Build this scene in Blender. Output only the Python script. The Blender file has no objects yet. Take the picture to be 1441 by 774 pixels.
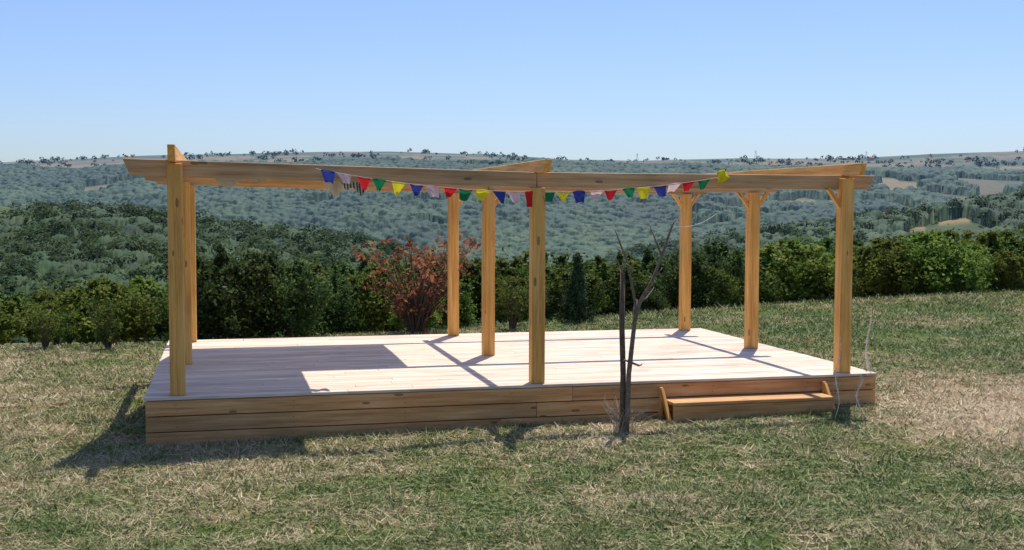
import bpy, bmesh, math, random
import numpy as np
from mathutils import Matrix, Vector
D=0.45; H=2.1
# surveyed layout (metres)
F=1645.58; CX,CY,CZ=.4861,-12.1212,2.3371; YAW,PIT,ROL=.2399,.0576,.0027
x1,x2,y1,y2=3.7288,7.3728,2.4079,4.7703
xl,xr,yf,yb,gl,gr=-.3085,7.7284,-.1505,4.9985,-.0203,.0807
def basis(yaw,pit,rol):
    f=np.array([math.sin(yaw)*math.cos(pit),math.cos(yaw)*math.cos(pit),-math.sin(pit)])
    r=np.array([math.cos(yaw),-math.sin(yaw),0]); u=np.cross(r,f)
    return f,math.cos(rol)*r+math.sin(rol)*u,-math.sin(rol)*r+math.cos(rol)*u
sc=bpy.context.scene; col=sc.collection
# ---------------------------------------------------------------- camera
f_,r_,u_=basis(YAW,PIT,ROL)
cam=bpy.data.cameras.new("camera"); co=bpy.data.objects.new("camera",cam); col.objects.link(co)
co.matrix_world=Matrix(((r_[0],u_[0],-f_[0],CX),(r_[1],u_[1],-f_[1],CY),(r_[2],u_[2],-f_[2],CZ),(0,0,0,1)))
cam.lens=F/1441*36; cam.clip_end=20000; sc.camera=co
# ---------------------------------------------------------------- light
w=bpy.data.worlds.new("World"); sc.world=w; w.use_nodes=True
nt=w.node_tree; s=nt.nodes.new("ShaderNodeTexSky"); s.sky_type='NISHITA'; s.sun_disc=False
sdir=Vector((.50,.88,2.15)).normalized()
s.sun_elevation=math.asin(sdir.z); s.sun_rotation=math.atan2(sdir.x,sdir.y)
s.air_density=1.0; s.dust_density=1.1; s.ozone_density=2.2; s.altitude=300
mx=nt.nodes.new("ShaderNodeMix"); mx.data_type='RGBA'; mx.blend_type='MULTIPLY'; mx.inputs[0].default_value=1
mx.inputs[7].default_value=(.82,.92,1.17,1)
nt.links.new(s.outputs[0],mx.inputs[6]); nt.links.new(mx.outputs[2],nt.nodes["Background"].inputs[0])
nt.nodes["Background"].inputs[1].default_value=.125
sl=bpy.data.lights.new("sun",'SUN'); sl.energy=5.0; sl.angle=math.radians(.53); sl.color=(1,.94,.83)
so=bpy.data.objects.new("sun",sl); col.objects.link(so); so.rotation_euler=sdir.to_track_quat('Z','Y').to_euler()
sc.view_settings.view_transform='Standard'; sc.view_settings.look='None'; sc.view_settings.exposure=0
# ---------------------------------------------------------------- noise helpers
def h2(i,j,s): 
    v=np.sin(i*127.1+j*311.7+s*74.7)*43758.5453; return v-np.floor(v)
def vn(x,y,s=0):
    i=np.floor(x); j=np.floor(y); a=x-i; b=y-j; a=a*a*(3-2*a); b=b*b*(3-2*b)
    return (h2(i,j,s)*(1-a)+h2(i+1,j,s)*a)*(1-b)+(h2(i,j+1,s)*(1-a)+h2(i+1,j+1,s)*a)*b
def fbm(x,y,s=0,o=4):
    t=0;a=.5;n=0
    for k in range(o): t=t+a*vn(x*2**k,y*2**k,s+k*13); n+=a; a*=.5
    return t/n
# ---------------------------------------------------------------- terrain
sY,cY=math.sin(YAW),math.cos(YAW)
gx=(gr-gl)/(xr-xl); g0=gl-gx*xl
def uw(x,y):
    dx=x-CX; dy=y-CY; return dx*cY-dy*sY, dx*sY+dy*cY
def xy(u,w): return CX+u*cY+w*sY, CY-u*sY+w*cY
tk=lambda b:(np.array(b)-720.)/F
HOR=387-F*math.tan(PIT); RS=.0027
EDB=[0,230,640,960,1300,1441]; EDW=[19.6,19.7,21.6,25.4,28.6,30]
crestA=(tk([-300,0,100,200,300,400,500,560,700,900]),np.array([304,300,297,303,318,328,342,356,397,430.]))
crestB=(tk([600,800,900,1000,1100,1200,1300,1441,1700]),np.array([430,390,356,339,323,309,296,273,266.]))
crestC=(tk([-300,0,100,200,300,420,550,700,800,900,1050,1200,1300,1441,1700]),np.array([234,230,225,220,217,214,213,218,225,226,223,223,218,213,210.]))
midC=(tk([-300,0,200,400,600,800,1000,1200,1441,1700]),np.array([243,242,238,238,236,244,247,252,248,246.]))
def terr(x,y):
    x=np.asarray(x,float); y=np.asarray(y,float)
    u,w=uw(x,y); r=np.hypot(u,w); az=np.clip(np.arctan2(u,w),-.75,.75); t=np.tan(az); W=r*np.cos(az)
    plane=g0+gx*np.clip(x,-12,25)+0*y
    we=np.interp(t,tk(EDB),EDW)
    yh=HOR+RS*t*F
    A=CZ+(yh-np.interp(t,*crestA))*450/F-4
    B=CZ+(yh-np.interp(t,*crestB))*850/F-5
    Cm=CZ+(yh-np.interp(t,*midC))*2400/F
    C=CZ+(yh-np.interp(t,*crestC))*3600/F
    K=[we,we+12,we+60,0*t+200,0*t+280,0*t+450,0*t+620,0*t+850,0*t+1150,0*t+1450,0*t+2400,0*t+3600,0*t+4600]
    Z=[plane,plane-1.3,plane-11,0*t-30,np.minimum(-22.+0*t,A-8),A,np.minimum(A-18,B-6),B,np.minimum(B-30,-70),0*t-72,Cm,C,C-90]
    z=np.where(W<=K[0],Z[0],Z[-1])
    for i in range(len(K)-1):
        s=np.clip((W-K[i])/(K[i+1]-K[i]),0,1)
        if i not in(0,): s=.55*s+.45*s*s*(3-2*s)
        z=np.where((W>K[i])&(W<=K[i+1]),Z[i]+(Z[i+1]-Z[i])*s,z)
    far=np.clip((W-200)/600,0,1)
    amp=3*far+38*np.clip((W-1100)/800,0,1)*np.clip((2900-W)/900,0.05,1)
    z=z+amp*(fbm(x/420,y/420,3)-.5)*2+ (fbm(x/1.8,y/1.8,5,3)-.5)*.06*np.clip(1-W/60,0,1)
    return z
def mesh_np(name,V,Fc,nper,attrs=None,smooth=False):
    me=bpy.data.meshes.new(name); V=np.asarray(V,np.float32); Fc=np.asarray(Fc,np.int32)
    me.vertices.add(len(V)); me.vertices.foreach_set("co",V.ravel())
    nf=len(Fc); me.loops.add(nf*nper); me.loops.foreach_set("vertex_index",np.ascontiguousarray(Fc).ravel())
    me.polygons.add(nf); me.polygons.foreach_set("loop_start",np.arange(0,nf*nper,nper,dtype=np.int32))
    try: me.polygons.foreach_set("loop_total",np.full(nf,nper,np.int32))
    except Exception: pass
    if smooth: me.polygons.foreach_set("use_smooth",np.ones(nf,bool))
    me.update(calc_edges=True)
    for k,(v,typ) in (attrs or {}).items():
        a=me.attributes.new(k,typ,'POINT')
        a.data.foreach_set({'FLOAT':'value','FLOAT_VECTOR':'vector','FLOAT_COLOR':'color'}[typ],np.asarray(v,np.float32).ravel())
    return me
def addobj(name,me,mat=None,parent=None):
    o=bpy.data.objects.new(name,me); col.objects.link(o)
    if mat and me: 
        if not me.materials: me.materials.append(mat)
    if parent: o.parent=parent
    return o
def empty(name):
    o=bpy.data.objects.new(name,None); col.objects.link(o); o.empty_display_size=.2; return o
# ---------------------------------------------------------------- materials
def newmat(name):
    m=bpy.data.materials.new(name); m.use_nodes=True; n=m.node_tree; b=n.nodes["Principled BSDF"]
    try: m.cycles.emission_sampling='NONE'
    except Exception: pass
    return m,n,b
def nd(n,t,**k):
    o=n.nodes.new(t)
    for a,v in k.items(): setattr(o,a,v)
    return o
def ramp(n,fac,stops):
    r=n.nodes.new("ShaderNodeValToRGB"); e=r.color_ramp.elements
    while len(e)<len(stops): e.new(.5)
    for i,(ps,c) in enumerate(stops): e[i].position=ps; e[i].color=(*c,1)
    n.links.new(fac,r.inputs[0]); return r.outputs[0]
def mixc(n,fac,a,b,mode='MIX'):
    m=n.nodes.new("ShaderNodeMix"); m.data_type='RGBA'; m.blend_type=mode
    for i,v in ((0,fac),(6,a),(7,b)):
        if hasattr(v,'is_linked'): n.links.new(v,m.inputs[i])
        else: m.inputs[i].default_value=v if i==0 else (*v,1)
    return m.outputs[2]
def math_(n,op,a,b=None):
    m=n.nodes.new("ShaderNodeMath"); m.operation=op
    for i,v in enumerate((a,b)):
        if v is None: continue
        if hasattr(v,'is_linked'): n.links.new(v,m.inputs[i])
        else: m.inputs[i].default_value=v
    return m.outputs[0]
def noise(n,vec,scale,detail=4,rough=.55):
    t=n.nodes.new("ShaderNodeTexNoise"); t.inputs["Scale"].default_value=scale; t.inputs["Detail"].default_value=detail; t.inputs["Roughness"].default_value=rough
    if vec is not None: n.links.new(vec,t.inputs["Vector"])
    return t.outputs["Fac"]
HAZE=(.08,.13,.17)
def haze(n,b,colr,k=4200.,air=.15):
    """haze painted into the material by distance from the site: colour tint + surface glow"""
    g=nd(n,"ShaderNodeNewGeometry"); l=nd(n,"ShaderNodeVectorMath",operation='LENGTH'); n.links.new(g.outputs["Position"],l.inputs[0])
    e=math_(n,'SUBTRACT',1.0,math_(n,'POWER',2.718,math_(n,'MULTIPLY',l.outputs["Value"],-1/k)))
    b.inputs["Emission Color"].default_value=(.22,.38,.60,1); n.links.new(math_(n,'MULTIPLY',e,air),b.inputs["Emission Strength"])  # far surfaces emit a bluish glow standing in for airlight
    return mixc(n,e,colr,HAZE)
def wood(name,dark,mid,light,vary=.25,rough=.62,knots=.11):
    m,n,b=newmat(name)
    a=nd(n,"ShaderNodeAttribute",attribute_name="wco"); r=nd(n,"ShaderNodeAttribute",attribute_name="rnd")
    off=nd(n,"ShaderNodeVectorMath",operation='SCALE'); off.inputs[0].default_value=(37,11,23); n.links.new(r.outputs["Fac"],off.inputs["Scale"])
    ad=nd(n,"ShaderNodeVectorMath",operation='ADD'); n.links.new(a.outputs["Vector"],ad.inputs[0]); n.links.new(off.outputs[0],ad.inputs[1])
    mp=nd(n,"ShaderNodeMapping"); mp.inputs["Scale"].default_value=(1.3,22,22); n.links.new(ad.outputs[0],mp.inputs["Vector"])
    g1=noise(n,mp.outputs[0],1.0,6,.6)
    mp2=nd(n,"ShaderNodeMapping"); mp2.inputs["Scale"].default_value=(3,90,90); n.links.new(ad.outputs[0],mp2.inputs["Vector"])
    g2=noise(n,mp2.outputs[0],1.0,3,.6)
    g=math_(n,'ADD',math_(n,'MULTIPLY',g1,.7),math_(n,'MULTIPLY',g2,.3))
    c=ramp(n,g,[(.33,dark),(.5,mid),(.64,light)])
    mp3=nd(n,"ShaderNodeMapping"); mp3.inputs["Scale"].default_value=(2.2,7,7); n.links.new(ad.outputs[0],mp3.inputs["Vector"])
    v=nd(n,"ShaderNodeTexVoronoi"); v.inputs["Scale"].default_value=1.0; n.links.new(mp3.outputs[0],v.inputs["Vector"])
    kn=math_(n,'LESS_THAN',v.outputs["Distance"],knots)
    c=mixc(n,math_(n,'MULTIPLY',kn,.7),c,tuple(x*.35 for x in dark))
    big=noise(n,ad.outputs[0],1.1,3)
    br=math_(n,'ADD',math_(n,'MULTIPLY',math_(n,'SUBTRACT',r.outputs["Fac"],.5),vary),math_(n,'MULTIPLY',math_(n,'SUBTRACT',big,.5),.7))
    hs=nd(n,"ShaderNodeHueSaturation"); n.links.new(c,hs.inputs["Color"]); n.links.new(math_(n,'ADD',br,1.0),hs.inputs["Value"])
    n.links.new(hs.outputs[0],b.inputs["Base Color"]); b.inputs["Roughness"].default_value=rough
    bp=nd(n,"ShaderNodeBump"); bp.inputs["Strength"].default_value=.25; bp.inputs["Distance"].default_value=.004; n.links.new(g,bp.inputs["Height"]); n.links.new(bp.outputs[0],b.inputs["Normal"])
    return m
M_post=wood("pine_beam_wood",(.52,.215,.038),(.80,.40,.09),(.88,.53,.17))
M_fas=wood("pine_fascia_wood",(.42,.18,.055),(.66,.33,.115),(.78,.45,.20),.45)
M_deck=wood("deck_board_wood",(.50,.35,.25),(.72,.57,.44),(.82,.69,.56),.26,.7,.07)
M_beam=wood("weathered_beam_wood",(.38,.185,.075),(.60,.34,.155),(.72,.46,.23))
def plain(name,c,rough=.8,ns=12,var=.25,bump=0):
    m,n,b=newmat(name); tc=nd(n,"ShaderNodeTexCoord"); f=noise(n,tc.outputs["Object"],ns,5)
    cc=ramp(n,f,[(.3,tuple(x*(1-var) for x in c)),(.7,tuple(min(1,x*(1+var)) for x in c))]); n.links.new(cc,b.inputs["Base Color"]); b.inputs["Roughness"].default_value=rough
    if bump:
        bp=nd(n,"ShaderNodeBump"); bp.inputs["Strength"].default_value=bump; bp.inputs["Distance"].default_value=.01; n.links.new(f,bp.inputs["Height"]); n.links.new(bp.outputs[0],b.inputs["Normal"])
    return m
def cloth(name,c,tr=.35,var=.12,stripe=None):
    m,n,b=newmat(name); tc=nd(n,"ShaderNodeTexCoord"); f=noise(n,tc.outputs["Object"],9,4)
    cc=ramp(n,f,[(.3,tuple(x*(1-var) for x in c)),(.7,c)])
    if stripe:
        wv=nd(n,"ShaderNodeTexWave"); wv.inputs["Scale"].default_value=9; n.links.new(tc.outputs["Object"],wv.inputs["Vector"])
        cc=mixc(n,math_(n,'GREATER_THAN',wv.outputs["Fac"],.5),cc,stripe)
    n.links.new(cc,b.inputs["Base Color"]); b.inputs["Roughness"].default_value=.9
    t=nd(n,"ShaderNodeBsdfTranslucent"); n.links.new(cc,t.inputs["Color"])
    ms=nd(n,"ShaderNodeMixShader"); ms.inputs[0].default_value=tr; n.links.new(b.outputs[0],ms.inputs[1]); n.links.new(t.outputs[0],ms.inputs[2])
    n.links.new(ms.outputs[0],n.nodes["Material Output"].inputs[0]); return m
def leafmat(name,stops,tr=.4,hz=False,rough=.7):
    m,n,b=newmat(name); a=nd(n,"ShaderNodeAttribute",attribute_name="rnd")
    cc=ramp(n,a.outputs["Fac"],stops)
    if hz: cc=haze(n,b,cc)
    else:
        oi=nd(n,"ShaderNodeObjectInfo"); hs=nd(n,"ShaderNodeHueSaturation"); n.links.new(cc,hs.inputs["Color"])
        n.links.new(math_(n,'ADD',math_(n,'MULTIPLY',oi.outputs["Random"],.04),.475),hs.inputs["Hue"])
        n.links.new(math_(n,'ADD',math_(n,'MULTIPLY',oi.outputs["Random"],.55),.78),hs.inputs["Value"]); cc=hs.outputs[0]
    n.links.new(cc,b.inputs["Base Color"]); b.inputs["Roughness"].default_value=rough; b.inputs["Specular IOR Level"].default_value=.12
    if tr>0:
        t=nd(n,"ShaderNodeBsdfTranslucent"); n.links.new(cc,t.inputs["Color"])
        ms=nd(n,"ShaderNodeMixShader"); ms.inputs[0].default_value=tr; n.links.new(b.outputs[0],ms.inputs[1]); n.links.new(t.outputs[0],ms.inputs[2])
        n.links.new(ms.outputs[0],n.nodes["Material Output"].inputs[0])
    return m
# ---------------------------------------------------------------- terrain mesh
az=np.concatenate([np.linspace(-math.pi,-.8,30)[:-1],np.linspace(-.8,.8,520),np.linspace(.8,math.pi,30)[1:]])
rr=np.concatenate([[0.01],np.linspace(1,44,90),np.geomspace(45.5,6000,260)])
AZ,RR=np.meshgrid(az,rr); Uu=RR*np.sin(AZ); Ww=RR*np.cos(AZ); X,Y=xy(Uu,Ww); Zt=terr(X,Y)
na,nr=len(az),len(rr); V=np.stack([X,Y,Zt],-1).reshape(-1,3)
ii=np.arange(nr-1)[:,None]*na+np.arange(na-1)[None]; Fq=np.stack([ii,ii+1,ii+na+1,ii+na],-1).reshape(-1,4)[:,::-1]
def fieldmask(x,y):
    u,w=uw(x,y); r=np.hypot(u,w); azc=np.clip(np.arctan2(u,w),-.75,.75); t=np.tan(azc); W=r*np.cos(azc)
    n1=fbm(x/260,y/260,21,3); 
    C=(W>2050)&(n1+ (W-2450)/1200>.58)
    C|=(W>1650)&(W<=2350)&(t>.15)&(fbm(x/120,y/120,44,3)>.61)
    C|=(W>1500)&(W<=2350)&(fbm(x/150,y/150,44,3)>.74)
    e=((t-.375)/.036)**2+((W-790)/38)**2+ (fbm(x/30,y/30,9,2)-.5)*1.6<1
    e|=((t-.319)/.011)**2+((W-1860)/60)**2<1
    return C|e, W, t
fm,Wt,tt=fieldmask(X,Y)
cell=h2(np.floor(X/150+.9*vn(X/160,Y/160,2)),np.floor(Y/90+.9*vn(X/160,Y/160,8)),5)
fc=np.where((cell<.40)[...,None],np.array([.36,.25,.115]),np.where((cell<.72)[...,None],np.array([.09,.12,.04]),np.array([.22,.17,.08])))
fo=np.array([.03,.05,.018])*(.7+.6*fbm(X/40,Y/40,31)[...,None])
colr=np.where(fm[...,None],fc,fo)
near=(Wt<45)[...,None]; colr=np.where(near,np.array([.10,.11,.04]),colr)
nearf=np.clip((60-Wt)/12,0,1)
me=mesh_np("terrain",V,Fq,4,{"tcol":(np.concatenate([colr,np.ones_like(colr[...,:1])],-1),'FLOAT_COLOR'),"near":(nearf,'FLOAT')},True)
def grass_cols(n,pos):
    a=noise(n,pos,.35,4,.6); b=noise(n,pos,1.9,5,.7)
    f=math_(n,'ADD',math_(n,'MULTIPLY',a,.5),math_(n,'MULTIPLY',b,.5))
    def spot(cx,cy,r,s):
        d=nd(n,"ShaderNodeVectorMath",operation='DISTANCE'); n.links.new(pos,d.inputs[0]); d.inputs[1].default_value=(cx,cy,0)
        mr=nd(n,"ShaderNodeMapRange",interpolation_type='SMOOTHSTEP'); mr.inputs[1].default_value=r; mr.inputs[2].default_value=0; mr.inputs[3].default_value=0; mr.inputs[4].default_value=s
        n.links.new(d.outputs["Value"],mr.inputs[0]); return mr.outputs[0]
    for sp in ((9.3,-.6,3.2,.18),(-2.0,-4.7,2.4,.11),(-3.4,-1.2,2.2,.06),(-3.5,3.5,4,.09),(3.2,-2.9,3.4,-.06),(6.0,-3.8,3,-.05),(12,6,6,-.08),(9,12,6,-.06),(-5,7,4,.06)): f=math_(n,'ADD',f,spot(*sp))
    return math_(n,'SUBTRACT',f,.004)
m,n,b=newmat("grass_and_forest_ground"); g=nd(n,"ShaderNodeNewGeometry"); pos=g.outputs["Position"]
f=grass_cols(n,pos); base=ramp(n,f,[(.40,(.11,.155,.035)),(.49,(.19,.20,.065)),(.56,(.37,.28,.155)),(.68,(.50,.38,.25))])
fine=noise(n,pos,38,5,.75); base=mixc(n,.8,base,ramp(n,fine,[(.36,(.32,.32,.28)),(.62,(1,1,1))]),'MULTIPLY')
tc=nd(n,"ShaderNodeAttribute",attribute_name="tcol"); nr_=nd(n,"ShaderNodeAttribute",attribute_name="near")
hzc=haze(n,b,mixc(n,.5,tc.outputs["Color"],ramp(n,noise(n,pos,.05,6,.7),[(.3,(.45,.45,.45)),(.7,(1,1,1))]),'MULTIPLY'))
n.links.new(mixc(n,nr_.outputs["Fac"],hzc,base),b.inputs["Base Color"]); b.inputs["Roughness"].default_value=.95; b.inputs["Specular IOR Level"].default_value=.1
bp=nd(n,"ShaderNodeBump"); bp.inputs["Strength"].default_value=.7; bp.inputs["Distance"].default_value=.03; n.links.new(fine,bp.inputs["Height"]); n.links.new(bp.outputs[0],b.inputs["Normal"])
addobj("terrain",me,m)
# ---------------------------------------------------------------- grass blades
def blades(N,wmin,wmax,tmax,h0,h1,wd,flat,seed):
    R=np.random.default_rng(seed)
    q=R.random(N); W=wmin*(wmax/wmin)**q; T=(R.random(N)*2-1)*tmax; x,y=xy(T*W,W)
    keep=~((x>xl-.02)&(x<xr+.02)&(y>yf-.02)&(y<yb+.02))
    keep&=W<np.interp(T,tk(EDB),EDW)+1.5
    keep&=R.random(N)<np.clip(-.15+2.2*fbm(x*1.8,y*1.8,77,4),0.1,1)
    x,y,W=x[keep],y[keep],W[keep]; k=len(x); z=terr(x,y)-.004
    cl=fbm(x*2.2,y*2.2,99,3)
    a=R.random(k)*6.283; hh=(h0+(h1-h0)*R.random(k)**1.5)*(1+W/40)*(.5+1.1*cl); ww=wd*(.6+.8*R.random(k))*(1+W/14)
    b_=R.random(k)*6.283; ln=hh*(flat*(.5+R.random(k)))
    up=hh*(1-.75*min(1,flat/2.5))
    P=np.stack([x,y,z],-1); d=np.stack([np.cos(a),np.sin(a),0*a],-1)*ww[:,None]
    if flat>2: P[:,2]+=.006+.02*R.random(k)
    tip=P+np.stack([np.cos(b_)*ln,np.sin(b_)*ln,up],-1)
    V=np.stack([P-d,P+d,tip],1).reshape(-1,3)
    rv=np.repeat(R.random(k),3); return V,rv
mg,n,b=newmat("grass_blades"); g=nd(n,"ShaderNodeNewGeometry"); f=grass_cols(n,g.outputs["Position"]); a=nd(n,"ShaderNodeAttribute",attribute_name="rnd")
f2=math_(n,'ADD',f,math_(n,'MULTIPLY',math_(n,'SUBTRACT',a.outputs["Fac"],.5),.24))
c_=ramp(n,f2,[(.35,(.085,.145,.02)),(.48,(.18,.23,.055)),(.57,(.41,.33,.17)),(.70,(.68,.55,.36))]); n.links.new(c_,b.inputs["Base Color"]); b.inputs["Roughness"].default_value=.6
parts=[blades(380000,6.4,30,.56,.025,.075,.0036,.8,1),blades(80000,6.4,24,.56,.035,.09,.0028,2.7,2)]
V=np.concatenate([q[0] for q in parts]); rv=np.concatenate([parts[0][1]*.9,parts[1][1]*.4+.65])
addobj("grass",mesh_np("grass",V,np.arange(len(V)).reshape(-1,3),3,{"rnd":(rv,'FLOAT')}),mg)
# ---------------------------------------------------------------- lumber builder
class MB:
    def __init__(s): s.v=[];s.f=[];s.r=[];s.w=[]
    def box(s,c,size,rot=None,axis=0,taper=None):
        r=random.random(); k=len(s.v); hx,hy,hz_=[q/2 for q in size]
        for dz in(-1,1):
            for dy in(-1,1):
                for dx in(-1,1):
                    l=Vector((dx*hx,dy*hy,dz*hz_))
                    if taper: l=taper(l)
                    wc=(l[axis],l[(axis+1)%3],l[(axis+2)%3]); q=(rot@l if rot else l)+Vector(c)
                    s.v.append(tuple(q)); s.r.append(r); s.w.append(wc)
        for q in((0,2,3,1),(4,5,7,6),(0,1,5,4),(2,6,7,3),(0,4,6,2),(1,3,7,5)): s.f.append(tuple(k+j for j in q))
    def tube(s,pts,rad,n=7):
        r=random.random(); k=len(s.v); pts=[Vector([float(c) for c in q]) for q in pts]; L=0; ref=Vector((.3,.9,.1))
        for i,q in enumerate(pts):
            d=(pts[min(i+1,len(pts)-1)]-pts[max(i-1,0)]).normalized()
            a=d.cross(ref if abs(d.dot(ref))<.9 else Vector((1,0,0))).normalized(); b_=d.cross(a)
            if i: L+=(q-pts[i-1]).length
            for j in range(n):
                t=j/n*6.2832; s.v.append(tuple(q+(a*math.cos(t)+b_*math.sin(t))*rad[i])); s.r.append(r); s.w.append((L,math.cos(t)*rad[i],math.sin(t)*rad[i]))
        for i in range(len(pts)-1):
            for j in range(n): s.f.append((k+i*n+j,k+i*n+(j+1)%n,k+(i+1)*n+(j+1)%n,k+(i+1)*n+j))
        s.f.append(tuple(k+j for j in range(n))[::-1]); s.f.append(tuple(k+(len(pts)-1)*n+j for j in range(n)))
    def obj(s,name,mat,parent=None,bevel=.004,smooth=False):
        me=bpy.data.meshes.new(name); me.from_pydata(s.v,[],s.f); me.update()
        a=me.attributes.new("rnd",'FLOAT','POINT'); a.data.foreach_set("value",s.r)
        a=me.attributes.new("wco",'FLOAT_VECTOR','POINT'); a.data.foreach_set("vector",np.array(s.w,np.float32).ravel())
        if smooth:
            for q in me.polygons: q.use_smooth=True
        o=addobj(name,me,mat,parent)
        if bevel:
            m=o.modifiers.new("bevel",'BEVEL'); m.width=bevel; m.segments=1; m.limit_method='ANGLE'
        return o
random.seed(3)
# ---------------------------------------------------------------- deck
deck=empty("wooden_deck")
mb=MB(); bw=.142; nb=int(round((yb-yf)/bw)); bw=(yb-yf)/nb; TH=.03
for i in range(nb):
    yc=yf+(i+.5)*bw; cuts=[xl-.01-random.uniform(0,.006)]; xx=xl+ (0.8+2.2*random.random())
    while xx<xr-.8: cuts.append(xx); xx+=random.choice((2.4,3.0,3.6))
    cuts.append(xr+.01+random.uniform(0,.006))
    for a_,b2 in zip(cuts[:-1],cuts[1:]):
        mb.box(((a_+b2)/2,yc,D-TH/2+random.uniform(-.0012,.0012)),(b2-a_-.003,bw-.010,TH),Matrix.Rotation(random.uniform(-.0008,.0008),3,'Z'))
mb.obj("deck_boards",M_deck,deck,.003)
mb=MB(); zt=D-TH-.002; zb=-.06; nf=3; bh=(zt-zb)/nf
for k in range(nf):
    zc=zb+(k+.5)*bh; cut=xl+3.6+(.4*k)%1.1
    for (a_,b2) in ((xl+.002,cut),(cut,xr-.002)):
        mb.box(((a_+b2)/2,yf+.02+random.uniform(-.003,.003),zc),(b2-a_-.003,.028,bh-.009))
        mb.box(((a_+b2)/2,yb-.02,zc),(b2-a_-.003,.028,bh-.009))
    for X_ in (xl+.02,xr-.02): mb.box((X_,(yf+yb)/2,zc),(.028,yb-yf-.075,bh-.009),axis=1)
mb.obj("fascia_boards",M_fas,deck,.004)
mb=MB(); jx=[float(v) for v in np.linspace(xl+.3,xr-.3,14)]
for X_ in jx: mb.box((X_,(yf+yb)/2,D-TH-.075),(.05,yb-yf-.12,.14),axis=1)
mb.box(((xl+xr)/2,(yf+yb)/2,.0),(xr-xl-.12,yb-yf-.12,.02))
mb.obj("joists",M_fas,deck,0)
mb=MB()
for X_ in jx[::2]:
    for k in range(3):
        for o_ in (-.03,.03): mb.box((X_+random.uniform(-.01,.01),yf+.0045,zb+(k+.5)*bh+o_),(.008,.006,.008))
mb.obj("fascia_screws",plain("steel_screws",(.10,.08,.07),.5),deck,0)
# ---------------------------------------------------------------- pergola
per=empty("wooden_pergola"); PW=.145
BH=.165; BT=.07; UP=.085
lift=lambda x: UP*(1-min(1,x/x1))
mb=MB()
for X_ in (0,x1,x2):
    for Y_ in (0,y1,y2):
        top=D+H+ (UP if X_==0 else 0)
        if Y_==0 and X_!=x1: top+=.13
        mb.box((X_,Y_,(D+top)/2),(PW,PW,top-D),Matrix.Rotation(random.uniform(-.02,.02),3,'Z'),axis=2)
mb.obj("posts",M_post,per,.006)
mb=MB(); zb_=D+H+BH/2+.001; bl=-.50; br_=x2+.38
for Y_ in (0,y1,y2):
    yy=Y_+(.055 if Y_==0 else 0); ang=math.atan(UP/x1); L=(x1-bl)/math.cos(ang)
    def tpl(l,L=L):
        l=l.copy()
        if l.z<0 and l.x<0: l.x+=.07
        return l
    def tpr(l):
        l=l.copy()
        if l.z<0 and l.x>0: l.x-=.05
        return l
    mb.box(((bl+x1-.003)/2,yy,zb_+UP*(1-(bl+x1)/2/x1)),(L-.004,BT,BH),Matrix.Rotation(ang,3,'Y'),taper=tpl)
    mb.box(((x1+br_)/2,yy,zb_),(br_-x1-.003,BT-.002,BH),taper=tpr)
mb.obj("cross_beams",M_beam,per,.005)
mb=MB()
for X_ in (0,x1,x2):
    L=y2+.35+.45
    def tp(l,L=L):
        l=l.copy()
        if l.z<0: l.y*=(L-.1)/L
        return l
    mb.box((X_+(.03 if X_ else -.02),(y2+.45-.35)/2,D+H+BH+.06+(UP if X_==0 else 0)),(BT,L,BH-.03+(.02 if X_==0 else 0)),axis=1,taper=tp)
mb.obj("rafters",M_post,per,.005)
mb=MB()
def brace(X_,Y_,sx,sy):
    L=.27; c=Vector((X_+sx*(PW/2+.065),Y_+sy*(PW/2+.08),D+H-.095))
    d=Vector((sx,sy,1.3)).normalized(); q=d.to_track_quat('Z','Y').to_matrix()
    mb.box(c,(.05,.05,L),q,axis=2)
for X_ in (x1,x2):
    for Y_ in (y1,y2):
        if X_==x1: brace(X_,Y_,1,0); continue
        for sx in (-1,1): brace(X_,Y_,sx,0)
brace(x2,0,-1,0)
mb.obj("braces",M_post,per,.004)
# ---------------------------------------------------------------- steps
st=empty("deck_steps"); sxa,sxb=5.12,7.02
gz=lambda x,y: float(terr(x,y))
mb=MB(); zs=.235
mb.box(((sxa+sxb)/2,yf-.165,zs),(sxb-sxa,.31,.035)); 
mb.box(((sxa+sxb)/2,yf-.30,zs-.12),(sxb-sxa-.01,.03,.195))
mb.box(((sxa+sxb)/2,yf-.302,-.01),(sxb-sxa-.03,.026,.06))
mb.obj("tread_and_riser",M_fas,st)
mb=MB()
for X_ in (sxa-.03,sxb+.03):
    q=Matrix.Rotation(math.radians(-38),3,'X')
    mb.box((X_,yf-.18,.19),(.035,.05,.42),q,axis=2)
    mb.box((X_,yf-.03,.19),(.035,.04,.38),axis=2)
mb.obj("side_stringers",M_post,st)
# ---------------------------------------------------------------- canvas
def sheet(name,poly_fn,nu,nv,mat,parent):
    V=[tuple(float(c) for c in poly_fn(i/nu,j/nv)) for j in range(nv+1) for i in range(nu+1)]
    Fc=[(j*(nu+1)+i,j*(nu+1)+i+1,(j+1)*(nu+1)+i+1,(j+1)*(nu+1)+i) for j in range(nv) for i in range(nu)]
    me=bpy.data.meshes.new(name); me.from_pydata(V,[],Fc)
    for q in me.polygons:q.use_smooth=True
    return addobj(name,me,mat,parent)
cv=empty("canvas_shade"); M_cv=cloth("canvas_cloth",(.74,.70,.64),.12)
zc=D+H+BH-.012
leftx=lambda y: -.45+.65*y/3.57
def shA(u,v):
    y=y1+.0+v*(y2-y1+.1); xa_=leftx(y); x=xa_+u*(x1-.42-.22-xa_)
    return (x,y,zc+lift(x)-.05*math.sin(v*3.14)*(1+.5*math.sin(u*7))+.006*math.sin(u*31+v*5))
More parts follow.
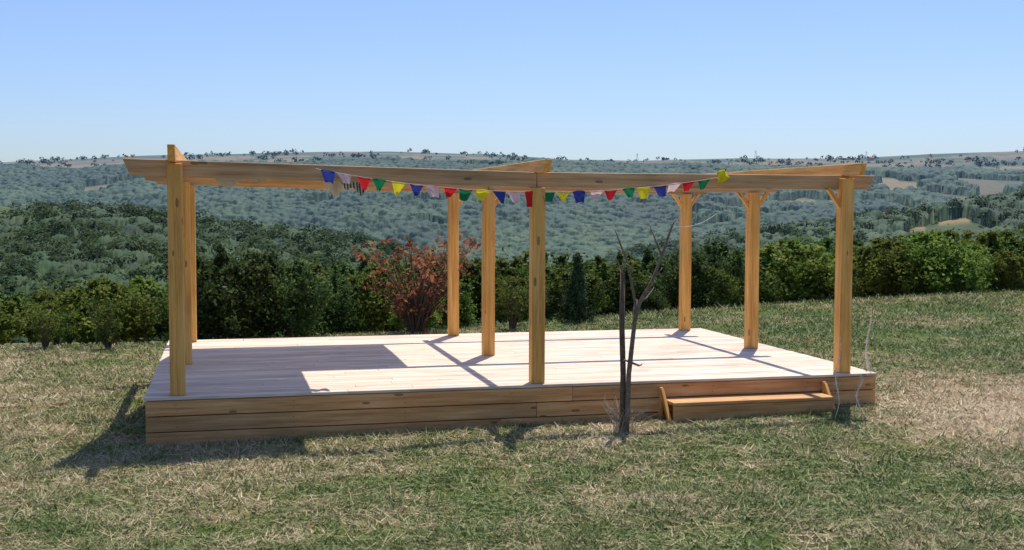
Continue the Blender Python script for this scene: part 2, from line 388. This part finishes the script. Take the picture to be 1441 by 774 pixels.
def shB(u,v):
    y=.06+v*(y1-.03); xa_=leftx(y); x=xa_+u*(1.85-xa_)
    return (x,y,zc+lift(x)+.004-.05*math.sin(v*3.14)*(1+.5*math.sin(u*5))+.006*math.sin(u*23+v*4))
sheet("rear_sheet",shA,50,24,M_cv,cv); sheet("front_sheet",shB,40,24,M_cv,cv)
def fold(xa,xb,y0,dr,ph):
    def fn(u,v):
        x=xa+(xb-xa)*u; e=max(0.,math.sin(u*3.1415))**.8*(.8+.2*math.sin(u*8+ph))
        return (x,y0+.03*math.sin(u*17+ph)+.10*math.sin(v*3.1416),zc+lift(x)-v*dr*e-.02*math.sin(u*9+ph)*v)
    return fn
sheet("hanging_fold",fold(.30,.98,.30,.30,0),40,8,M_cv,cv)
sheet("hanging_fold",fold(1.40,1.82,.9,.33,2),30,8,M_cv,cv)
sheet("striped_fold",fold(1.70,2.04,.85,.36,1),30,8,cloth("striped_cloth",(.62,.60,.52),.15,.1,(.04,.08,.05)),cv)
# ---------------------------------------------------------------- prayer flags
fl=empty("prayer_flag_string")
cols={'b':(.03,.05,.30),'w':(.70,.54,.58),'r':(.62,.02,.03),'g':(.01,.19,.08),'y':(.80,.74,.03)}
FM={k:cloth("flag_"+k,v,.45) for k,v in cols.items()}
xa,xb=1.38,5.80
za=D+H+BH+.03; ztp=D+H+.15
def str_pt(s):
    sag=.20*(1-(2*s-1)**2); return Vector((xa+(xb-xa)*s,-.085-.02*math.sin(s*9),za+(ztp-za)*s-sag-.02))
mb=MB(); mb.tube([str_pt(i/40) for i in range(41)],[.0035]*41,5); mb.obj("cord",plain("cord",(.5,.45,.4)),fl,0)
seq="bwrgybwrgybwrgybwrgybwrg"
for i,ch in enumerate(seq):
    s=.015+.97*(i+.3)/len(seq)+random.uniform(-.004,.004); a_=str_pt(s-.0165); b2=str_pt(s+.0165); hh=.115+random.uniform(-.025,.02)
    if i==12: hh=.17
    pw=random.uniform(.2,.75); tl=random.uniform(-.035,.035); yo=random.uniform(-.05,.05)
    def fn(u,v):
        q=a_.lerp(b2,u); m_=a_.lerp(b2,.5); q=m_+(q-m_)*(1-(1-pw*.8)*v)
        return (q.x+tl*v,q.y-.006+yo*v+.014*math.sin(u*6+i)*v,q.z-hh*v-.012*math.sin(u*3.14)*(i%3-1))
    sheet("flag_%s"%({'b':'blue','w':'white','r':'red','g':'green','y':'yellow'}[ch]),fn,6,6,FM[ch],fl)
def kn(u,v):
    a=u*6.283; r=.055*abs(math.sin(v*3.1416))**.6*(1+.5*math.sin(3*a+v*5)+.3*math.sin(7*a)); e=str_pt(1); return (e.x+r*math.cos(a)+.03*v,e.y+r*.5*math.sin(a),e.z-.04+.10*v+.03*math.sin(2*a))
sheet("knotted_yellow_flag",kn,20,6,FM['y'],fl)
# ---------------------------------------------------------------- sapling and stake
TX,TY=4.42,-.87; T0=gz(TX,TY)
M_bark=plain("bark",(.19,.145,.105),.9,30,.45,.8); M_stake=plain("old_stake",(.13,.09,.062),.9,22,.4,.6)
mb=MB(); mb.tube([(TX-.02,TY,T0-.1),(TX-.01,TY,T0+.6),(TX-.025,TY+.01,T0+1.1),(TX-.02,TY+.01,T0+1.68)],[.032,.029,.028,.024],8); mb.obj("wooden_stake",M_stake,None,0,True)
mb=MB(); P=lambda dx,dz,dy=0:(TX+dx*1.08,TY+dy,T0+dz*1.02)
trunk=[P(.01,-.05,-.05),P(.02,.25,-.05),P(.03,.6,-.05),P(.055,.85,-.05),P(.09,1.15,-.04),P(.10,1.35,-.03)]
mb.tube(trunk,[.030,.027,.025,.024,.021,.017],8)
mb.tube([P(.08,1.1,-.04),P(.13,1.32,-.06),P(.24,1.52,-.08),P(.33,1.78,-.1),P(.43,2.08,-.1),P(.46,2.14,-.1)],[.021,.02,.017,.015,.011,.006])
mb.tube([P(.10,1.3,-.03),P(.07,1.5,.0),P(.02,1.75,.03),P(-.04,1.92,.05),P(-.09,2.05,.05)],[.017,.013,.011,.009,.005])
mb.tube([P(.33,1.78,-.1),P(.28,1.95,-.05),P(.23,2.10,-.02)],[.012,.009,.005])
mb.tube([P(.13,1.32,-.06),P(.22,1.36,.0),P(.30,1.46,.02)],[.012,.009,.004])
mb.tube([P(.05,.72,-.05),P(.12,.69,-.08),P(.15,.70,-.09)],[.014,.010,.006])
mb.tube([P(.04,.72,-.05),P(-.02,.75,-.08),P(-.05,.73,-.08)],[.012,.009,.004])
mb.tube([P(-.02,1.6,-.03),P(-.1,1.75,-.05),P(-.13,1.78,-.05)],[.008,.006,.003])
mb.tube([P(.0,1.7,-.03),P(.06,1.66,-.06)],[.010,.005])
mb.tube([P(.2,1.46,-.08),P(.29,1.62,-.12),P(.33,1.66,-.12)],[.009,.007,.004])
mb.obj("bare_sapling",M_bark,None,0,True)
mb=MB(); c0=Vector(P(.44,2.08,-.1)); 
pts=[c0+Vector((.62*s_,.35*s_,.12*s_-.22*s_*(1-s_))) for s_ in [i/11 for i in range(12)]]
mb.tube(pts,[.003]*12,4); mb.obj("tie_wire",plain("wire",(.45,.45,.45)),None,0)
M_dry=plain("dry_stalk",(.50,.40,.27),.9,20,.3); M_pale=plain("pale_dried_seedhead",(.78,.72,.62),.9,25,.2)
def weed(name,x,y,n_,h,spread,mat,rad=.0025):
    mb=MB(); z=gz(x,y)
    for i in range(n_):
        a=random.random()*6.28; s_=spread*random.random(); hh=h*random.uniform(.5,1); bx=x+.05*random.uniform(-1,1); by=y+.05*random.uniform(-1,1)
        pts=[(bx+s_*math.cos(a)*k*k,by+s_*math.sin(a)*k*k,z+hh*k) for k in (0,.25,.5,.75,1)]
        mb.tube(pts,[rad,rad*.9,rad*.8,rad*.6,rad*.4],4)
        for k in range(3):
            q=Vector(pts[2+k%3]); mb.tube([q,q+Vector((random.uniform(-.06,.06),random.uniform(-.06,.06),random.uniform(.02,.08)))],[rad*.7,rad*.3],4)
    return mb.obj(name,mat,None,0)
weed("dry_weed",TX-.05,TY-.02,34,.42,.3,M_dry)
weed("dry_weed",TX+.1,TY+.05,20,.30,.28,M_dry)
def seedhead(x,y,z0,h,r):
    mb=MB(); pts=[];rd=[]
    n_=26
    for k in range(n_):
        s_=k/(n_-1); pts.append((x+.03*math.sin(s_*9)+.03*s_,y+.02*math.cos(s_*8),z0+h*s_)); rd.append(.004 if s_<.25 else r*(.5+.5*abs(math.sin(k*1.9)))*(1.15-s_))
    mb.tube(pts,rd,6)
    for k in range(40):
        q=Vector(pts[random.randrange(8,n_)]); mb.tube([q,q+Vector((random.uniform(-.03,.03),random.uniform(-.03,.03),random.uniform(0,.05)))],[.003,.001],4)
    return mb.obj("dried_flower_stalk",M_pale,None,0)
for wx,wy,hh,r0 in ((7.07,-.865,.45,.010),(7.78,.15,1.12,.022),(6.85,-.81,.85,.009)): seedhead(wx,wy,gz(wx,wy),hh,r0)
# ---------------------------------------------------------------- foliage
def leaves(centers,nper,spread,size,R,cc=None,out=.6,aspect=.6):
    n_=len(centers)*nper; C=np.repeat(centers,nper,0); sp=np.repeat(np.broadcast_to(spread,(len(centers),)),nper)
    d=R.normal(size=(n_,3)); P=C+d*sp[:,None]*.55
    nn=R.normal(size=(n_,3)); nn/=np.linalg.norm(nn,axis=1)[:,None]
    if cc is not None:
        o=P-cc; o/=np.linalg.norm(o,axis=1)[:,None]+1e-6; nn=nn*(1-out)+o*out; nn/=np.linalg.norm(nn,axis=1)[:,None]+1e-6
    a=R.normal(size=(n_,3)); t1=np.cross(nn,a); t1/=np.linalg.norm(t1,axis=1)[:,None]+1e-6; t2=np.cross(nn,t1)
    s_=size*(.6+.8*R.random(n_))[:,None]; t1*=s_; t2*=s_*aspect
    V=np.stack([P-t1,P+t2-.15*t1,P+t1,P-t2-.15*t1],1).reshape(-1,3)
    clump=np.repeat(R.random(len(centers)),nper)
    rv=np.repeat(np.clip(.55*clump+.45*R.random(n_),0,1),4); return V,rv
def shrub_parts(seed,h,r,ncl,nper,lsize,stems=7,shape='round'):
    R=np.random.default_rng(seed); random.seed(seed)
    ang=R.random(ncl)*6.283
    if shape=='round':
        v=R.random(ncl)**.5; th=np.arccos(1-1.85*R.random(ncl)); lump=.80+.22*np.sin(ang*3+seed)*np.sin(th*2.3+seed)+.12*R.normal(size=ncl)
        rad=(.45+.55*v)*lump
        c=np.stack([np.cos(ang)*np.sin(th)**.7*r*rad,np.sin(ang)*np.sin(th)**.7*r*rad,h*.46+np.cos(th)*h*.47*rad],-1)
    elif shape=='cone':
        z=R.random(ncl)**1.25; rad=(1-z)*(.35+.65*R.random(ncl))*(.8+.2*np.sin(z*40)); c=np.stack([np.cos(ang)*r*rad,np.sin(ang)*r*rad,.06*h+z*h*.94],-1)
    else:
        z=.18+.82*R.random(ncl)**.8; rad=(.2+.8*z)*np.sqrt(R.random(ncl)); c=np.stack([np.cos(ang)*r*rad,np.sin(ang)*r*rad,z*h],-1)
    c[:,2]=np.maximum(c[:,2],.06*h)
    sp=(.21 if shape=='round' else .15 if shape=='cone' else .12)*r*(.5+.9*R.random(ncl))
    if shape=='round':
        sh=[]
        for k in range(12):
            a_=R.random()*6.283; q=R.random()**.5*.75*r; L_=.06+.13*R.random(); dx=R.normal()*.18; dy=R.normal()*.18
            for j in range(4): sh.append((math.cos(a_)*q+dx*j*.3,math.sin(a_)*q+dy*j*.3,h*(.80-.22*(q/r)+L_*j*.4)))
        c=np.concatenate([c,np.array(sh)]); sp=np.concatenate([sp,np.full(len(sh),.07*r)])
    V,rv=leaves(c,nper,sp,lsize,R,np.array([0,0,h*.4]),.35)
    V[:,2]=np.maximum(V[:,2],0)
    mb=MB()
    idx=R.choice(ncl,min(stems,ncl),False)
    for i in idx:
        e=Vector([float(q) for q in c[i]]); m_=Vector((e.x*.35+float(R.normal())*.04,e.y*.35+float(R.normal())*.04,e.z*.45)); rr_=.018*h*.6
        if shape=='cone': m_=Vector((0,0,e.z*.9)); 
        mb.tube([(float(R.normal())*.03,float(R.normal())*.03,-.15),m_,m_.lerp(e,.6),e],[rr_,rr_*.7,rr_*.45,rr_*.2],5)
    if shape=='cone': mb.tube([(0,0,-.1),(0,0,h*.5),(0,0,h*1.02)],[.04,.025,.006],6)
    return V,rv,mb
M_g=leafmat("orchard_leaves",[(0,(.035,.06,.015)),(.45,(.095,.15,.032)),(.8,(.16,.22,.05)),(1,(.25,.29,.08))])
M_gy=leafmat("yellow_green_leaves",[(0,(.06,.10,.016)),(.45,(.14,.20,.035)),(.8,(.23,.29,.06)),(1,(.33,.35,.10))])
M_gd=leafmat("dark_leaves",[(0,(.025,.05,.017)),(.5,(.07,.12,.035)),(1,(.17,.22,.07))],.35)
M_sp=leafmat("spruce_needles",[(0,(.02,.05,.02)),(.5,(.06,.11,.045)),(1,(.12,.18,.08))],.15)
M_red=leafmat("red_brown_leaves",[(0,(.07,.06,.02)),(.35,(.17,.08,.035)),(.6,(.32,.10,.055)),(.85,(.42,.17,.10)),(1,(.17,.20,.06))],.4)
M_br=plain("branches",(.12,.085,.06),.9,30,.3)
def proto(nm,seed,h,r,ncl,nper,ls,mat,stems=7,shape='round'):
    V,rv,mb=shrub_parts(seed,h,r,ncl,nper,ls,stems,shape)
    lm=mesh_np(nm+"_leaves",V,np.arange(len(V)).reshape(-1,4),4,{"rnd":(rv,'FLOAT')}); lm.materials.append(mat)
    bm_=bpy.data.meshes.new(nm+"_branches"); bm_.from_pydata(mb.v,[],mb.f); bm_.materials.append(M_br); return lm,bm_
def place(pr,name,x,y,s_,rz,parent=None,sz=None,dz=0):
    e=empty(name); e.location=(x,y,gz(x,y)-.03+dz); e.scale=(s_,s_,sz or s_); e.rotation_euler=(0,0,rz)
    if parent: e.parent=parent
    a=addobj("leaves",pr[0],None,e); b_=addobj("branches",pr[1],None,e); return e
PR=[proto("orchard%d"%k,11+k,2.0,1.05,110,50,.052,M_g,9) for k in range(4)]
PY=[proto("yellowish%d"%k,31+k,2.0,1.05,110,50,.056,M_gy,9) for k in range(3)]
PD=[proto("dark%d"%k,51+k,2.0,1.1,150,60,.044,M_gd,9) for k in range(2)]
PC=[proto("spruce%d"%k,71+k,2.0,.8,150,50,.045,M_sp,30,'cone') for k in range(2)]
PV=[proto("thin%d"%k,81+k,2.0,.9,80,26,.045,M_gy if k else M_g,30,'vase') for k in range(2)]
PRED=proto("red",91,2.0,1.35,130,12,.05,M_red,100,'vase')
# bearing b (720 = straight ahead, 1645 per unit tangent), distance W
def at(b,W): return xy((b-720)/F*W,W)
def topH(b,e,W,x,y): return CZ+(HOR+RS*(b-720)-e)*W/F-gz(x,y)
def put(pr,name,b,e,W,parent=None,wide=1.0,base=2.0):
    x,y=at(b,W); h=max(.5,topH(b,e,W,x,y)); s_=h/base; return place(pr,name,x,y,s_*wide,random.random()*6.28,parent,s_)
random.seed(21)
row=empty("orchard_hedge")
edge=lambda b: float(np.interp(b,EDB,EDW))
topy=lambda b: float(np.interp(b,[-300,0,60,100,180,230,300,350,420,470,520,600,700,780,900,960,1000,1100,1150,1250,1300,1441,1700],[402,404,414,395,386,394,362,354,370,366,364,372,364,360,362,356,346,350,334,338,332,324,324]))
b=-260
while b<1700:
    W=edge(b)+random.uniform(.8,2.8); yy=topy(b)+random.uniform(-8,38)
    pr=random.choice(PY+PR[:1] if (b>1060 or b<230) else PR+PD+PY[:1])
    if b<230 and random.random()<.4: pr=random.choice(PV)
    put(pr,"orchard_tree",b,yy,W,row,random.uniform(.9,1.4))
    b+=random.uniform(38,80)*20/edge(b)*1.2
for layer,(d0,d1,dy) in enumerate(((4,8,-2),)):
    b=-200
    while b<1650:
        W=edge(b)+random.uniform(d0,d1); pr=random.choice(PY+PY+PR if b>1000 or b<230 else PR+PD+PY[:1])
        put(pr,"orchard_tree",b,topy(b)+random.uniform(-10,16)+dy,W,row,1.15)
        b+=random.uniform(34,52)*1.1*20/edge(b)
put(PD[0],"round_bush",330,344,20.9,None,1.0); put(PD[1],"round_bush",408,364,21.2,None,.95); put(PD[1],"round_bush",1010,338,28,None,.95)
put(PC[0],"young_spruce",812,358,23,None,.8); put(PC[1],"young_spruce",1075,366,29,None,.8)
put(PRED,"red_leaf_shrub",585,336,21.5,None,1.1); put(PV[0],"thin_shrub",150,415,19.4); put(PV[1],"thin_shrub",60,425,19.5); put(PV[1],"thin_shrub",720,388,21.9)
# ---------------------------------------------------------------- distant forest
FG=[(0,(.014,.032,.008)),(.5,(.036,.070,.016)),(.85,(.075,.115,.026)),(1,(.12,.15,.04))]
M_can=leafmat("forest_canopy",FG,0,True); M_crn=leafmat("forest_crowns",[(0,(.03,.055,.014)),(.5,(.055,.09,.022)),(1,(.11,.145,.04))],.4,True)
def canopy(name,w0,w1,nw,t0,t1,ntt,cell,hgt,seed,fine=.5):
    R=np.random.default_rng(seed)
    Wg,Tg=np.meshgrid(np.linspace(w0,w1,nw),np.linspace(t0,t1,ntt),indexing='ij')
    Wg=Wg+(R.random(Wg.shape)-.5)*(w1-w0)/nw*.6; Tg=Tg+(R.random(Wg.shape)-.5)*(t1-t0)/ntt*.6
    x,y=xy(Tg*Wg,Wg); z=terr(x,y); best=np.full(x.shape,-9.); rid=np.zeros(x.shape)
    wx=x+cell*.5*(vn(x/cell*1.7,y/cell*1.7,seed+20)-.5); wy=y+cell*.5*(vn(x/cell*1.7,y/cell*1.7,seed+21)-.5)
    ci=np.floor(x/cell); cj=np.floor(y/cell)
    for di in(-1,0,1):
        for dj in(-1,0,1):
            i=ci+di; j=cj+dj; px=(i+.1+.8*h2(i,j,seed+1))*cell; py=(j+.1+.8*h2(i,j,seed+2))*cell
            s_=.5+.7*h2(i,j,seed+3); Rr=cell*.72*s_; dd=((wx-px)**2+(wy-py)**2)/Rr**2
            hh=hgt*(.4+.35*s_)+hgt*.6*s_*np.sqrt(np.maximum(0,1-dd))-np.where(dd>1,hgt*.4,0)
            up=hh>best; best=np.where(up,hh,best); rid=np.where(up,h2(i,j,seed+4),rid)
    best+=fine*(R.random(x.shape)-.5)*2
    fm_=fieldmask(x,y)[0]; best=np.where(fm_,-4,best)
    tone=fbm(x/130,y/130,seed+7,4)
    rv=np.clip(rid*.45+.15*R.random(x.shape)+(tone-.5)*1.3+.17,0,1)
    V=np.stack([x,y,z+best],-1).reshape(-1,3); ii=np.arange(nw-1)[:,None]*ntt+np.arange(ntt-1)[None]
    Fq=np.stack([ii,ii+ntt,ii+ntt+1,ii+1],-1).reshape(-1,4)
    addobj(name,mesh_np(name,V,Fq,4,{"rnd":(rv,'FLOAT')},True),M_can)
canopy("distant_forest",1300,2700,460,-.52,.52,960,11,10,3,.7)
canopy("wooded_ridge_canopy",240,480,120,-.55,.1,480,5.5,5,4,.3)
canopy("wooded_slope_canopy",640,900,90,-.1,.55,480,8,7,6,.4)
def sector(N,w0,w1,t0,t1,R):
    W=np.sqrt(w0*w0+(w1*w1-w0*w0)*R.random(N)); T=t0+(t1-t0)*R.random(N); x,y=xy(T*W,W); return x,y,W,T
def clumps(name,N,w0,w1,t0,t1,rmin,rmax,nq,qs,mat,cond,seed,lift_=0.):
    R=np.random.default_rng(seed); x,y,W,T=sector(N,w0,w1,t0,t1,R); k=cond(x,y,W,T,R); x,y=x[k],y[k]; n_=len(x)
    r=rmin+(rmax-rmin)*R.random(n_)**1.5; z=terr(x,y)+lift_; hh=r*(.9+.6*R.random(n_))
    d=R.normal(size=(n_,nq,3)); d/=np.linalg.norm(d,axis=2)[...,None]; d[...,2]=np.abs(d[...,2])*1.1-.25
    rad=(.7+.4*R.random((n_,nq)))
    C=np.stack([x,y,z+hh*.7],-1)[:,None]+d*rad[...,None]*np.stack([r,r,hh],-1)[:,None]
    nn=d*np.array([.6,.6,1.3])+R.normal(size=d.shape)*.3; nn/=np.linalg.norm(nn,axis=2)[...,None]
    a=R.normal(size=d.shape); t1=np.cross(nn,a); t1/=np.linalg.norm(t1,axis=2)[...,None]; t2=np.cross(nn,t1)
    s_=(qs*r[:,None]*(.5+.9*R.random((n_,nq))))[...,None]
    V=np.stack([C-t1*s_,C+t2*s_*.7,C+t1*s_,C-t2*s_*.7],2).reshape(-1,3)
    tone=fbm(x/60,y/60,seed+7,3)
    rv=np.repeat(np.clip(((R.random(n_)*.55+(tone-.5)*.8)[:,None]+.35*R.random((n_,nq))),0,1).ravel(),4)
    me=mesh_np(name,V,np.arange(len(V)).reshape(-1,4),4,{"rnd":(rv,'FLOAT')}); addobj(name,me,mat); return n_
nf_=lambda x,y,W,T,R: ~fieldmask(x,y)[0]
clumps("hillside_woodland",1300,75,230,-.6,.6,1.6,3.0,60,.22,M_crn,lambda x,y,W,T,R:(W>70),5)
clumps("wooded_ridge",2600,240,475,-.55,.06,2.0,4.4,150,.14,M_crn,nf_,6,1.2)
clumps("wooded_slope",2600,640,880,-.05,.55,3.0,6.0,90,.18,M_crn,nf_,7,1)
clumps("distant_plateau_trees",4600,2250,3450,-.55,.55,3.5,7.5,18,.42,M_can,lambda x,y,W,T,R:(fbm(x/90,y/90,61,3)>.62)|(R.random(len(x))<.05),9,-1)
# ---------------------------------------------------------------- farmhouse, masts
wl=plain("plaster",(.6,.55,.48)); rf=plain("red_roof_tiles",(.40,.13,.07)); dk=plain("window_dark",(.03,.035,.04),.3)
def house(name,b,W,s_):
    x,y=at(b,W); z=gz(x,y); e=empty(name); e.location=(x,y,z); e.scale=(s_,)*3; e.rotation_euler=(0,0,.3)
    mb=MB(); mb.box((0,0,2.5),(14,8,7)); mb.obj("walls",wl,e,0)
    me=bpy.data.meshes.new("roof"); me.from_pydata([(-7.6,-4.6,5.9),(7.6,-4.6,5.9),(7.6,4.6,5.9),(-7.6,4.6,5.9),(-7.6,0,8.8),(7.6,0,8.8)],[],[(0,1,5,4),(2,3,4,5),(0,4,3),(1,2,5),(0,3,2,1)]); addobj("roof",me,rf,e)
    mb=MB()
    for k in (-5,-2,2,5): mb.box((k,-4.01,3.6),(1.1,.06,1.4))
    mb.obj("windows",dk,e,0)
house("red_roof_house",1245,1870,1.5); house("red_roof_house",1085,2900,1.3); house("red_roof_house",1222,3300,1.3)
M_mast=plain("steel_mast",(.5,.52,.55),.6)
for b,hh in ((895,22),(1061,24),(1216,20)):
    x,y=at(b,3500); z=gz(x,y); mb=MB()
    for sx in(-1,1): mb.tube([(x+sx*3.5,y,z),(x+sx*.5,y,z+hh)],[.45,.3],4)
    for k in range(5): mb.tube([(x-3.5+3*k/5,y,z+hh*k/5),(x+3.2-3*k/5,y,z+hh*(k+1)/5)],[.25,.25],4)
    mb.tube([(x-5,y,z+hh*.8),(x+5,y,z+hh*.8)],[.35,.35],4); mb.obj("power_pylon",M_mast,None,0)
